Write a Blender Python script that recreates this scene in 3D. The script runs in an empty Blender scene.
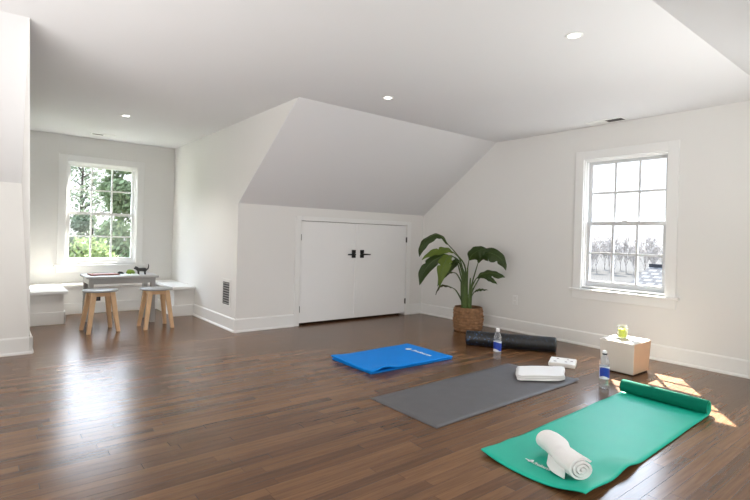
import bpy, bmesh, math, random
from mathutils import Vector, Matrix, noise
random.seed(7)
C = bpy.context.scene.collection
PI = math.pi

# ------------------------------------------------------------------ room dimensions (metres)
XR = 5.038            # right wall
YC = 5.166            # closet knee wall
KW = 1.445            # knee wall height
YS = 3.87             # where the back slope meets the flat ceiling
CZ = 2.355            # flat ceiling
NL, NR = 0.306, 2.167 # nook side walls
YN = 7.60             # nook back wall
XL = -2.6             # left wall
YF = 1.07             # front slope starts
YK = -0.45            # front knee wall

# ------------------------------------------------------------------ materials
def srgb(r, g, b):
    f = lambda c: (c/255/12.92) if c <= 10 else ((c/255+0.055)/1.055)**2.4
    return (f(r), f(g), f(b), 1)

def mat(name, col, rough=0.5, spec=0.5, metal=0.0, noise_amt=0.0, noise_scale=20, bump=0.0, bump_scale=200,
        sheen=0.0, coat=0.0, emit=None, emit_s=0.0):
    m = bpy.data.materials.new(name); m.use_nodes = True
    nt = m.node_tree; N = nt.nodes; L = nt.links
    b = N['Principled BSDF']
    b.inputs['Roughness'].default_value = rough
    b.inputs['Metallic'].default_value = metal
    b.inputs['Specular IOR Level'].default_value = spec
    b.inputs['Sheen Weight'].default_value = sheen
    b.inputs['Coat Weight'].default_value = coat
    tc = N.new('ShaderNodeTexCoord')
    nz = N.new('ShaderNodeTexNoise'); nz.inputs['Scale'].default_value = noise_scale; nz.inputs['Detail'].default_value = 5
    L.new(tc.outputs['Object'], nz.inputs['Vector'])
    mx = N.new('ShaderNodeMix'); mx.data_type = 'RGBA'
    a = noise_amt
    mx.inputs['A'].default_value = tuple(max(0, c*(1-a)) for c in col[:3]) + (1,)
    mx.inputs['B'].default_value = tuple(min(1, c*(1+a)) for c in col[:3]) + (1,)
    L.new(nz.outputs['Fac'], mx.inputs['Factor']); L.new(mx.outputs['Result'], b.inputs['Base Color'])
    if bump:
        n2 = N.new('ShaderNodeTexNoise'); n2.inputs['Scale'].default_value = bump_scale; n2.inputs['Detail'].default_value = 3
        L.new(tc.outputs['Object'], n2.inputs['Vector'])
        bp = N.new('ShaderNodeBump'); bp.inputs['Strength'].default_value = bump; bp.inputs['Distance'].default_value = 0.01
        L.new(n2.outputs['Fac'], bp.inputs['Height']); L.new(bp.outputs['Normal'], b.inputs['Normal'])
    if emit:
        b.inputs['Emission Color'].default_value = emit; b.inputs['Emission Strength'].default_value = emit_s
    return m

def floor_mat():
    m = bpy.data.materials.new('walnut_strip_floor'); m.use_nodes = True
    nt = m.node_tree; N = nt.nodes; L = nt.links; b = N['Principled BSDF']
    def M(op, a, bb=None, c=None):
        n = N.new('ShaderNodeMath'); n.operation = op
        for i, v in enumerate((a, bb, c)):
            if v is None: continue
            if isinstance(v, (int, float)): n.inputs[i].default_value = v
            else: L.new(v, n.inputs[i])
        return n.outputs[0]
    tc = N.new('ShaderNodeTexCoord'); sp = N.new('ShaderNodeSeparateXYZ'); L.new(tc.outputs['Object'], sp.inputs[0])
    X, Y = sp.outputs[0], sp.outputs[1]
    v = M('DIVIDE', Y, 0.060); row = M('FLOOR', v); fv = M('FRACT', v)
    wn = N.new('ShaderNodeTexWhiteNoise'); wn.noise_dimensions = '1D'; L.new(row, wn.inputs['W'])
    u = M('ADD', M('DIVIDE', X, 0.85), M('MULTIPLY', wn.outputs['Value'], 9.0)); col = M('FLOOR', u); fu = M('FRACT', u)
    cb = N.new('ShaderNodeCombineXYZ'); L.new(row, cb.inputs[0]); L.new(col, cb.inputs[1])
    w2 = N.new('ShaderNodeTexWhiteNoise'); w2.noise_dimensions = '2D'; L.new(cb.outputs[0], w2.inputs['Vector'])
    # grain: noise stretched along the plank, shifted per plank
    gx = M('ADD', M('MULTIPLY', X, 3.2), M('MULTIPLY', w2.outputs['Value'], 37.0))
    gy = M('MULTIPLY', Y, 60.0)
    cg = N.new('ShaderNodeCombineXYZ'); L.new(gx, cg.inputs[0]); L.new(gy, cg.inputs[1])
    g = N.new('ShaderNodeTexNoise'); g.inputs['Scale'].default_value = 1.0; g.inputs['Detail'].default_value = 6; g.inputs['Roughness'].default_value = 0.65
    L.new(cg.outputs[0], g.inputs['Vector'])
    big = N.new('ShaderNodeTexNoise'); big.inputs['Scale'].default_value = 0.8; L.new(tc.outputs['Object'], big.inputs['Vector'])
    tone = M('ADD', M('ADD', M('MULTIPLY', w2.outputs['Value'], 0.34), 0.0), M('MULTIPLY', g.outputs['Fac'], 0.76))
    tone = M('ADD', tone, M('MULTIPLY', M('SUBTRACT', big.outputs['Fac'], 0.5), 0.25))
    cr = N.new('ShaderNodeValToRGB'); L.new(tone, cr.inputs[0])
    e = cr.color_ramp.elements
    e[0].position = 0.12; e[0].color = srgb(64, 44, 29)
    e[1].position = 0.98; e[1].color = srgb(146, 106, 70)
    x = e.new(0.5); x.color = srgb(103, 72, 48)
    seam = M('MAXIMUM', M('LESS_THAN', fv, 0.03), M('LESS_THAN', fu, 0.003))
    mx = N.new('ShaderNodeMix'); mx.data_type = 'RGBA'
    L.new(M('MULTIPLY', seam, 0.55), mx.inputs['Factor']); L.new(cr.outputs[0], mx.inputs['A']); mx.inputs['B'].default_value = srgb(40, 26, 18)
    L.new(mx.outputs['Result'], b.inputs['Base Color'])
    b.inputs['Specular IOR Level'].default_value = 0.5
    rr = M('ADD', M('MULTIPLY', g.outputs['Fac'], 0.10), 0.195)
    L.new(rr, b.inputs['Roughness'])
    n3 = N.new('ShaderNodeTexNoise'); n3.inputs['Scale'].default_value = 7.0; n3.inputs['Detail'].default_value = 2
    L.new(tc.outputs['Object'], n3.inputs['Vector'])
    h = M('ADD', M('MULTIPLY', n3.outputs['Fac'], 0.35), M('MULTIPLY', g.outputs['Fac'], 0.22))
    h = M('SUBTRACT', h, M('MULTIPLY', seam, 0.5))
    bp = N.new('ShaderNodeBump'); bp.inputs['Strength'].default_value = 0.18; bp.inputs['Distance'].default_value = 0.008
    L.new(h, bp.inputs['Height']); L.new(bp.outputs['Normal'], b.inputs['Normal'])
    return m

def pane_mat():
    m = bpy.data.materials.new('window_glass'); m.use_nodes = True
    nt = m.node_tree; N = nt.nodes; L = nt.links; N.remove(N['Principled BSDF'])
    out = N['Material Output']; t = N.new('ShaderNodeBsdfTransparent'); g = N.new('ShaderNodeBsdfGlossy')
    t.inputs['Color'].default_value = (0.97, 0.98, 0.98, 1); g.inputs['Roughness'].default_value = 0.02
    f = N.new('ShaderNodeFresnel'); f.inputs['IOR'].default_value = 1.45
    mx = N.new('ShaderNodeMixShader'); L.new(f.outputs[0], mx.inputs[0]); L.new(t.outputs[0], mx.inputs[1]); L.new(g.outputs[0], mx.inputs[2])
    L.new(mx.outputs[0], out.inputs['Surface']); return m

def clear_mat(name, tint, ior=1.33, fac=0.85):
    # clear plastic / glass: mostly see-through with glassy edges
    m = bpy.data.materials.new(name); m.use_nodes = True
    nt = m.node_tree; N = nt.nodes; L = nt.links; N.remove(N['Principled BSDF']); out = N['Material Output']
    t = N.new('ShaderNodeBsdfTransparent'); t.inputs['Color'].default_value = tint
    g = N.new('ShaderNodeBsdfGlossy'); g.inputs['Roughness'].default_value = 0.06
    d = N.new('ShaderNodeBsdfDiffuse'); d.inputs['Color'].default_value = (0.7, 0.72, 0.75, 1)
    lw = N.new('ShaderNodeLayerWeight'); lw.inputs['Blend'].default_value = 0.35
    m1 = N.new('ShaderNodeMixShader'); L.new(lw.outputs['Facing'], m1.inputs[0]); L.new(t.outputs[0], m1.inputs[1]); L.new(g.outputs[0], m1.inputs[2])
    m2 = N.new('ShaderNodeMixShader'); m2.inputs[0].default_value = 1-fac; L.new(m1.outputs[0], m2.inputs[1]); L.new(d.outputs[0], m2.inputs[2])
    L.new(m2.outputs[0], out.inputs['Surface']); return m

def leaf_mat(name, c1, c2, scale=6, trans=0.25):
    m = mat(name, c1, rough=0.45, spec=0.35)
    nt = m.node_tree; N = nt.nodes; L = nt.links
    mx = [n for n in N if n.type == 'MIX'][0]; mx.inputs['A'].default_value = c1; mx.inputs['B'].default_value = c2
    nz = [n for n in N if n.type == 'TEX_NOISE'][0]; nz.inputs['Scale'].default_value = scale
    b = N['Principled BSDF']; tr = N.new('ShaderNodeBsdfTranslucent'); L.new(mx.outputs['Result'], tr.inputs['Color'])
    ms = N.new('ShaderNodeMixShader'); ms.inputs[0].default_value = trans
    L.new(b.outputs[0], ms.inputs[1]); L.new(tr.outputs[0], ms.inputs[2]); L.new(ms.outputs[0], N['Material Output'].inputs['Surface'])
    return m

def basket_mat():
    m = mat('woven_water_hyacinth', srgb(142, 106, 74), rough=0.85, noise_amt=0.75, noise_scale=26, bump=0.7, bump_scale=120)
    return m

def shingle_mat():
    m = bpy.data.materials.new('pale_shingles'); m.use_nodes = True
    nt = m.node_tree; N = nt.nodes; L = nt.links; b = N['Principled BSDF']
    tc = N.new('ShaderNodeTexCoord'); br = N.new('ShaderNodeTexBrick'); L.new(tc.outputs['UV'], br.inputs['Vector'])
    br.inputs['Scale'].default_value = 1.0; br.inputs['Brick Width'].default_value = 0.30; br.inputs['Row Height'].default_value = 0.24
    br.inputs['Mortar Size'].default_value = 0.055
    br.inputs['Color1'].default_value = srgb(70, 70, 70); br.inputs['Color2'].default_value = srgb(66, 66, 67); br.inputs['Mortar'].default_value = srgb(44, 44, 46)
    L.new(br.outputs['Color'], b.inputs['Base Color']); b.inputs['Roughness'].default_value = 0.9
    return m

def block_mat():
    return mat('white_foam', srgb(236, 233, 228), rough=0.7, noise_amt=0.03, noise_scale=60)

WALL = mat('painted_wall', srgb(230, 229, 226), rough=0.62, spec=0.25, noise_amt=0.012, noise_scale=3, bump=0.02, bump_scale=300)
CEIL = mat('ceiling_paint', srgb(226, 226, 227), rough=0.75, spec=0.2, noise_amt=0.012, noise_scale=2)
TRIM = mat('white_trim_paint', srgb(236, 236, 234), rough=0.38, spec=0.4, noise_amt=0.01, noise_scale=5)
DOORM = mat('white_door_paint', srgb(240, 240, 239), rough=0.42, spec=0.4, noise_amt=0.01, noise_scale=4)
FLOOR = floor_mat()
SASH = mat('sash_backlit_shade', srgb(204, 205, 206), rough=0.45, spec=0.3, noise_amt=0.01, noise_scale=5)  # white sash paint darkened: backlit shade put into the colour
GLASS = pane_mat()
BLACK = mat('black_metal', srgb(26, 26, 26), rough=0.4, metal=0.3, noise_amt=0.1)
STEEL = mat('dark_hinge_steel', srgb(90, 88, 86), rough=0.4, metal=0.6, noise_amt=0.05)
DARKSLOT = mat('dark_duct', srgb(70, 70, 68), rough=0.9, noise_amt=0.1)
SLAT = mat('grey_louvre', srgb(150, 150, 148), rough=0.5, noise_amt=0.05)
LENS = mat('lamp_lens', (1, 1, 1, 1), emit=(1.0, 0.96, 0.9, 1), emit_s=6.0)
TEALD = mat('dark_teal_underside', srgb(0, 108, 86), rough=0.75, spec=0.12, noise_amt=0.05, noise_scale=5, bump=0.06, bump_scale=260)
TEAL = mat('teal_foam', srgb(20, 178, 152), rough=0.5, spec=0.35, noise_amt=0.06, noise_scale=4, bump=0.06, bump_scale=260)
BLUE = mat('blue_foam', srgb(0, 134, 228), rough=0.6, spec=0.2, noise_amt=0.05, noise_scale=5, bump=0.06, bump_scale=260)
GREY = mat('grey_mat_rubber', srgb(100, 99, 101), rough=0.6, spec=0.3, noise_amt=0.15, noise_scale=9, bump=0.12, bump_scale=300)
LOGO = mat('white_print', srgb(235, 245, 245), rough=0.6, noise_amt=0.02)
TOWEL = mat('white_terry', srgb(249, 248, 247), rough=0.95, spec=0.1, noise_amt=0.03, noise_scale=90, bump=0.6, bump_scale=220, sheen=0.3)
BOXM = mat('white_board', srgb(216, 208, 199), rough=0.65, noise_amt=0.03, noise_scale=8, bump=0.04, bump_scale=160)
BOXSIDE = mat('white_board_warm_bounce', srgb(222, 190, 160), rough=0.65, noise_amt=0.05, noise_scale=8)  # the white board with warm bounce light put into its colour
BOXDARK = mat('gap_shade_and_pebble', srgb(50, 36, 28), rough=0.8, noise_amt=0.1)  # dark tone painting shade in gaps; also the pebble's own brown
BOTTLE = clear_mat('clear_plastic', (0.93, 0.95, 0.98, 1), fac=0.86)
TUMBLER = clear_mat('tumbler_glass', (0.97, 0.99, 0.95, 1), fac=0.93)
LABEL = mat('blue_label', srgb(34, 66, 168), rough=0.35, noise_amt=0.25, noise_scale=30)
LABELW = mat('pale_label', srgb(225, 232, 240), rough=0.4, noise_amt=0.04, noise_scale=40)
CAP = mat('white_cap', srgb(240, 240, 240), rough=0.4, noise_amt=0.02)
NECK = mat('dark_neck_ring', srgb(62, 62, 70), rough=0.4, noise_amt=0.1)
WAX = mat('lime_wax', srgb(240, 242, 40), rough=0.5, noise_amt=0.08, noise_scale=20, emit=srgb(222, 232, 60), emit_s=0.4)  # emission imitates sunlight glowing through the wax
WICK = mat('wick', srgb(40, 34, 28), rough=0.9, noise_amt=0.1)
SOIL = mat('dark_soil', srgb(45, 34, 26), rough=0.95, noise_amt=0.4, noise_scale=60, bump=0.8, bump_scale=80)
BASKET = basket_mat()
LEAFD = leaf_mat('leaf_dark', srgb(42, 58, 24), srgb(62, 80, 34))
LEAFL = leaf_mat('leaf_light', srgb(84, 104, 36), srgb(108, 126, 48))
LEAFB = leaf_mat('leaf_brown', srgb(58, 54, 34), srgb(72, 70, 38))
STALK = mat('green_stalk', srgb(66, 86, 36), rough=0.5, noise_amt=0.2, noise_scale=20)
STALKT = mat('pale_green_stalk', srgb(74, 96, 38), rough=0.5, noise_amt=0.25, noise_scale=18)
GREYPAINT = mat('grey_painted_wood', srgb(168, 168, 167), rough=0.45, noise_amt=0.03, noise_scale=6)
SEATG = mat('grey_seat_paint', srgb(150, 152, 152), rough=0.4, noise_amt=0.03, noise_scale=6)
PINE = mat('light_beech', srgb(216, 180, 140), rough=0.5, noise_amt=0.18, noise_scale=14)
TRAY = mat('red_brown_cover', srgb(150, 98, 84), rough=0.6, noise_amt=0.1)
PAPER = mat('pale_mint_paper', srgb(226, 236, 230), rough=0.7, noise_amt=0.02)
TOYB = mat('black_toy', srgb(36, 36, 36), rough=0.5, noise_amt=0.15)
TOYG = mat('green_toy', srgb(120, 150, 50), rough=0.5, noise_amt=0.3, noise_scale=40)
SPOT = mat('dark_red_spots', srgb(112, 82, 78), rough=0.7, noise_amt=0.2)
WHITEF = block_mat()

def roller_mat():
    m = mat('speckled_foam', srgb(30, 31, 33), rough=0.36, bump=0.2, bump_scale=160)
    nt = m.node_tree; N = nt.nodes; L = nt.links; b = N['Principled BSDF']
    tc = N.new('ShaderNodeTexCoord'); vo = N.new('ShaderNodeTexVoronoi'); vo.inputs['Scale'].default_value = 75
    L.new(tc.outputs['Object'], vo.inputs['Vector'])
    cr = N.new('ShaderNodeValToRGB'); L.new(vo.outputs['Color'], cr.inputs[0])
    e = cr.color_ramp.elements; e[0].position = 0.72; e[0].color = srgb(28, 29, 31); e[1].position = 0.86; e[1].color = srgb(66, 98, 140)
    sp = N.new('ShaderNodeSeparateXYZ'); L.new(tc.outputs['Object'], sp.inputs[0])
    mr = N.new('ShaderNodeMapRange'); mr.inputs['From Min'].default_value = 0.05; mr.inputs['From Max'].default_value = 0.5
    mr.inputs['To Min'].default_value = 1.0; mr.inputs['To Max'].default_value = 0.18
    L.new(sp.outputs[2], mr.inputs['Value'])
    mx = N.new('ShaderNodeMix'); mx.data_type = 'RGBA'; mx.inputs['A'].default_value = srgb(29, 30, 31)
    L.new(mr.outputs[0], mx.inputs['Factor']); L.new(cr.outputs[0], mx.inputs['B']); L.new(mx.outputs['Result'], b.inputs['Base Color'])
    return m
ROLLER = roller_mat()

# ------------------------------------------------------------------ mesh helpers
def thing(name, label, cat, loc=(0, 0, 0), rotz=0, group=None):
    o = bpy.data.objects.new(name, None); C.objects.link(o); o.empty_display_size = 0.1
    o.location = loc; o.rotation_euler = (0, 0, rotz)
    tag(o, label, cat, group); return o

def tag(o, label, cat, group=None):
    o['label'] = label; o['category'] = cat
    if group: o['group'] = group
    return o

def obj(name, bm, mats, parent=None, smooth=False, bevel=0, sub=0, solid=None):
    bmesh.ops.recalc_face_normals(bm, faces=bm.faces) if solid is None else None
    me = bpy.data.meshes.new(name); bm.to_mesh(me); bm.free()
    for m in (mats if isinstance(mats, (list, tuple)) else [mats]): me.materials.append(m)
    if smooth:
        for p in me.polygons: p.use_smooth = True
    o = bpy.data.objects.new(name, me); C.objects.link(o)
    if parent: o.parent = parent
    if solid is not None:
        s = o.modifiers.new('thick', 'SOLIDIFY'); s.thickness = solid; s.offset = -1
    if bevel:
        b = o.modifiers.new('bevel', 'BEVEL'); b.width = bevel; b.segments = 2; b.limit_method = 'ANGLE'; b.angle_limit = math.radians(40)
    if sub:
        s = o.modifiers.new('sub', 'SUBSURF'); s.levels = sub; s.render_levels = sub
    return o

def struct(name, bm, m, parent=None, **k):
    o = obj(name, bm, m, parent, **k)
    if not parent: o['kind'] = 'structure'
    return o

def box(bm, x0, x1, y0, y1, z0, z1, mi=0, M=None):
    vs = [bm.verts.new(Vector(p)) for p in ((x0,y0,z0),(x1,y0,z0),(x1,y1,z0),(x0,y1,z0),(x0,y0,z1),(x1,y0,z1),(x1,y1,z1),(x0,y1,z1))]
    if M:
        for v in vs: v.co = M @ v.co
    for f in ((0,3,2,1),(4,5,6,7),(0,1,5,4),(1,2,6,5),(2,3,7,6),(3,0,4,7)):
        fc = bm.faces.new([vs[i] for i in f]); fc.material_index = mi
    return vs

def prism(bm, poly, axis, a0, a1, mi=0):
    """extrude a 2-D polygon along an axis ('x': poly is (y,z); 'y': (x,z); 'z': (x,y))"""
    def P(p, a):
        return {'x': (a, p[0], p[1]), 'y': (p[0], a, p[1]), 'z': (p[0], p[1], a)}[axis]
    A = [bm.verts.new(P(p, a0)) for p in poly]; B = [bm.verts.new(P(p, a1)) for p in poly]; n = len(poly)
    fs = [bm.faces.new(A), bm.faces.new(B[::-1])]
    for i in range(n): fs.append(bm.faces.new((A[i], B[i], B[(i+1) % n], A[(i+1) % n])))
    for f in fs: f.material_index = mi

def lathe(bm, prof, n=28, M=None, mi=0, close=True, rfun=None):
    rings = []
    for (r, z) in prof:
        ring = []
        for k in range(n):
            t = 2*PI*k/n; rr = r if rfun is None else rfun(r, z, t)
            v = Vector((rr*math.cos(t), rr*math.sin(t), z))
            ring.append(bm.verts.new(M @ v if M else v))
        rings.append(ring)
    for a, b in zip(rings, rings[1:]):
        for k in range(n):
            f = bm.faces.new((a[k], a[(k+1) % n], b[(k+1) % n], b[k])); f.material_index = mi; f.smooth = True
    if close:
        for r in (rings[0][::-1], rings[-1]):
            f = bm.faces.new(r); f.material_index = mi

def catmull(pts, n):
    P = [Vector(p) for p in pts]; P = [P[0]*2-P[1]] + P + [P[-1]*2-P[-2]]; out = []
    segs = len(P)-3
    for i in range(n+1):
        s = i/n*segs; k = min(int(s), segs-1); t = s-k; a, b, c, d = P[k:k+4]
        out.append(0.5*((2*b)+(c-a)*t+(2*a-5*b+4*c-d)*t*t+(3*b-a-3*c+d)*t**3))
    return out

def tube(bm, pts, radii, n=8, mi=0):
    rings = []; prev = None
    for i, p in enumerate(pts):
        t = (pts[min(i+1, len(pts)-1)]-pts[max(i-1, 0)]).normalized()
        a = prev if prev is not None else (Vector((0, 0, 1)) if abs(t.z) < .9 else Vector((1, 0, 0)))
        u = (a - t*a.dot(t)).normalized(); prev = u; w = t.cross(u)
        r = radii[i] if isinstance(radii, (list, tuple)) else radii
        rings.append([bm.verts.new(p+u*r*math.cos(2*PI*k/n)+w*r*math.sin(2*PI*k/n)) for k in range(n)])
    for a, b in zip(rings, rings[1:]):
        for k in range(n):
            f = bm.faces.new((a[k], a[(k+1) % n], b[(k+1) % n], b[k])); f.smooth = True; f.material_index = mi
    bm.faces.new(rings[0][::-1]).material_index = mi; bm.faces.new(rings[-1]).material_index = mi

def grid_surface(bm, rows, mi=0):
    V = [[bm.verts.new(p) for p in r] for r in rows]
    for i in range(len(V)-1):
        for j in range(len(V[0])-1):
            f = bm.faces.new((V[i][j], V[i+1][j], V[i+1][j+1], V[i][j+1])); f.smooth = True; f.material_index = mi

def NB(): return bmesh.new()

def text_mesh(name, body, size, to_world, material, parent, extra=None):
    cu = bpy.data.curves.new(name, 'FONT'); cu.body = body; cu.size = size; cu.resolution_u = 3; cu.shear = 0.2; cu.offset = size*.035
    t = bpy.data.objects.new(name, cu); C.objects.link(t)
    dg = bpy.context.evaluated_depsgraph_get(); me = bpy.data.meshes.new_from_object(t.evaluated_get(dg))
    bpy.data.objects.remove(t)
    bm = NB(); bm.from_mesh(me)
    if extra: extra(bm)
    bmesh.ops.triangulate(bm, faces=bm.faces)
    bmesh.ops.subdivide_edges(bm, edges=[e for e in bm.edges if e.calc_length() > size*0.5], cuts=2)
    for v in bm.verts: v.co = Vector(to_world(v.co.x, v.co.y))
    return obj(name, bm, material, parent)

# ------------------------------------------------------------------ room shell
b = NB(); box(b, XL-.15, XR+.16, YK-.15, YN+.16, -.15, 0); struct('floor', b, FLOOR)

b = NB(); box(b, XL-.15, XR+.16, YF-.1, YN+.16, CZ, CZ+.15); struct('ceiling', b, CEIL)
def slope(name, x0, x1, ya, za, yb, zb, th=.12):
    b = NB(); d = Vector((0, yb-ya, zb-za)).normalized()
    poly = [(ya, za), (yb, zb), (yb, zb+th), (ya, za+th)] if True else None
    prism(b, poly, 'x', x0, x1); struct(name, b, CEIL)
slope('sloped_ceiling', NR+.0015, XR+.02, YC+.13, KW-.092, YS-.02, CZ+.014)
b = NB()
za = KW+.045+.10*(KW+.045-CZ)/(YC+.03-3.56)*1
A = [b.verts.new(p) for p in ((XL-.05, YC+.13, KW-.010), (.2485, YC+.13, KW-.010), (.2438, YC+.03, KW+.045), (.1638, 3.56, CZ+.001), (XL-.05, 3.56, CZ+.001))]
Bv = [b.verts.new(v.co+Vector((0, 0, .12))) for v in A]; n = len(A)
b.faces.new(A); b.faces.new(Bv[::-1])
for i in range(n): b.faces.new((A[i], Bv[i], Bv[(i+1) % n], A[(i+1) % n]))
struct('sloped_ceiling', b, CEIL)
slope('sloped_ceiling', XL-.05, XR+.02, YK-.13, CZ-(YF-YK+.13)*.71, YF+.02, CZ+.014)

def wall_with_hole(name, plane, at, th, u0, u1, z1, hole, m=WALL):
    b = NB(); ha, hb, hz0, hz1 = hole
    for (ua, ub, za, zb) in ((u0, ha, 0, z1), (hb, u1, 0, z1), (ha, hb, 0, hz0), (ha, hb, hz1, z1)):
        if zb-za < 1e-6: continue
        if plane == 'x': box(b, at, at+th, ua, ub, za, zb)
        else: box(b, ua, ub, at, at+th, za, zb)
    return struct(name, b, m)
RW = (1.855, 2.698, 0.625, 2.005)      # right window opening (y0,y1,z0,z1)
LW = (0.790, 1.662, 0.640, 2.010)      # nook window opening (x0,x1,z0,z1)
wall_with_hole('wall_right', 'x', XR, .16, YK-.15, YC+.35, CZ+.1, RW)
wall_with_hole('wall_back', 'y', YN, .16, NL-.12, NR+.12, CZ+.1, LW)
DX0, DX1, DZ = 2.968, 4.712, 1.285
b = NB()
for (xa, xb, za, zb) in ((NR+.109, DX0, 0, KW+.02), (DX1, XR+.01, 0, KW+.02), (DX0, DX1, DZ, KW+.02)): box(b, xa, xb, YC, YC+.12, za, zb)
struct('wall_closet', b, WALL)
b = NB(); box(b, NR+.11, XR+.01, YC+.12, YC+.24, 0, KW+.02); struct('wall_closet_rear', b, BOXDARK)  # rear wall coloured dark so the gaps round the doors look shaded
side = [(YN+.16, 0), (YC, 0), (YC, KW), (YS, CZ+.02), (YN+.16, CZ+.02)]
b = NB(); prism(b, side, 'x', NR, NR+.11); struct('wall_nook_right', b, WALL)
b = NB()   # this old partition leans outward slightly toward the top
poly = [(NL, YN+.16, 0), (NL, YC+.03, 0), (.246, YC+.03, KW+.045), (.166, 3.56, CZ), (.160, 3.56, CZ+.02), (.160, YN+.16, CZ+.02)]
A = [b.verts.new(p) for p in poly]; Bv = [b.verts.new((p[0]-.002, p[1], p[2])) for p in poly]; n = len(poly)
b.faces.new(A); b.faces.new(Bv[::-1])
for i in range(n): b.faces.new((A[i], Bv[i], Bv[(i+1) % n], A[(i+1) % n]))
bmesh.ops.triangulate(b, faces=b.faces)
struct('wall_nook_left', b, WALL)
b = NB(); prism(b, [(XL, 0), (NL-.0025, 0), (.246-.0025, KW+.05), (XL, KW+.05)], 'y', YC+.03, YC+.15); struct('wall_back_left', b, WALL)
b = NB(); box(b, XL-.15, XL, YK-.15, YC+.2, 0, CZ+.1); struct('wall_left', b, WALL)
b = NB(); box(b, XL, XR+.1, YK-.15, YK, 0, 1.5); struct('wall_front', b, WALL)

# baseboards (profile: tall flat board with a small shoe at the floor)
def base_run(name, p0, p1, nrm, h=.150, t=.016):
    p0, p1, n = Vector((*p0, 0)), Vector((*p1, 0)), Vector((*nrm, 0))
    prof = [(0, 0), (t+.012, 0), (t+.012, .012), (t+.004, .022), (t, .024), (t, h-.012), (t-.007, h), (0, h)]
    b = NB(); A = [b.verts.new(p0+n*q[0]+Vector((0, 0, q[1]))) for q in prof]; B = [b.verts.new(p1+n*q[0]+Vector((0, 0, q[1]))) for q in prof]
    b.faces.new(A); b.faces.new(B[::-1])
    for i in range(len(prof)): b.faces.new((A[i], B[i], B[(i+1) % len(prof)], A[(i+1) % len(prof)]))
    return struct(name, b, TRIM)
base_run('baseboard_right', (XR, YK), (XR, YC), (-1, 0))
base_run('baseboard_closet', (NR-.016, YC), (DX0-.075, YC), (0, -1))
base_run('baseboard_closet_corner', (DX1+.075, YC), (XR, YC), (0, -1))
base_run('baseboard_nook_right', (NR, YC), (NR, 6.53), (-1, 0))
base_run('baseboard_left', (XL, YC+.03), (NL+.016, YC+.03), (0, -1))
base_run('baseboard_nook_left', (NL, YC+.03), (NL, 6.60), (1, 0))

# closet door casing and doors
b = NB()
box(b, DX0-.075, DX0, YC-.014, YC, 0, DZ+.055); box(b, DX1, DX1+.075, YC-.014, YC, 0, DZ+.055); box(b, DX0, DX1, YC-.014, YC, DZ, DZ+.055)
struct('trim_1', b, TRIM, bevel=.003)
XM = 3.842
def closet_door(name, x0, x1, hinge_x, kx, sgn):
    y0 = YC+.004; b = NB(); box(b, x0, x1, y0, y0+.032, .030, DZ-.006)
    d = struct(name, b, DOORM, bevel=.003)
    for hz in (.20, 1.08):
        b = NB(); tube(b, [Vector((hinge_x, y0-.010, hz-.038)), Vector((hinge_x, y0-.010, hz+.038))], .0075, 10)
        box(b, hinge_x-.012, hinge_x+.012, y0-.006, y0+.004, hz-.036, hz+.036); obj('hinge', b, STEEL, d)
    b = NB(); box(b, kx-.030, kx+.030, y0-.010, y0+.002, .825, .865); box(b, kx-.026, kx+.026, y0-.007, y0+.002, .863, .889); box(b, kx-.030, kx+.030, y0-.010, y0+.002, .887, .930)
    hd = obj('handle', b, BLACK, d, bevel=.002)
    b = NB(); tube(b, [Vector((kx, y0-.005, .872)), Vector((kx, y0-.045, .872))], .010, 10)
    tube(b, [Vector((kx, y0-.042, .872)), Vector((kx+sgn*.05, y0-.044, .872)), Vector((kx+sgn*.115, y0-.040, .870))], [.010, .009, .008], 8)
    obj('lever', b, BLACK, hd)
    return d
closet_door('door_1', DX0+.003, XM-.003, DX0+.001, 3.775, -1)
d2 = closet_door('door_2', XM+.003, DX1-.003, DX1-.001, 3.912, 1)
b = NB(); box(b, XM-.045, XM-.004, YC-.004, YC+.006, .032, DZ-.008); obj('astragal', b, DOORM, bpy.data.objects['door_1'])

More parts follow.
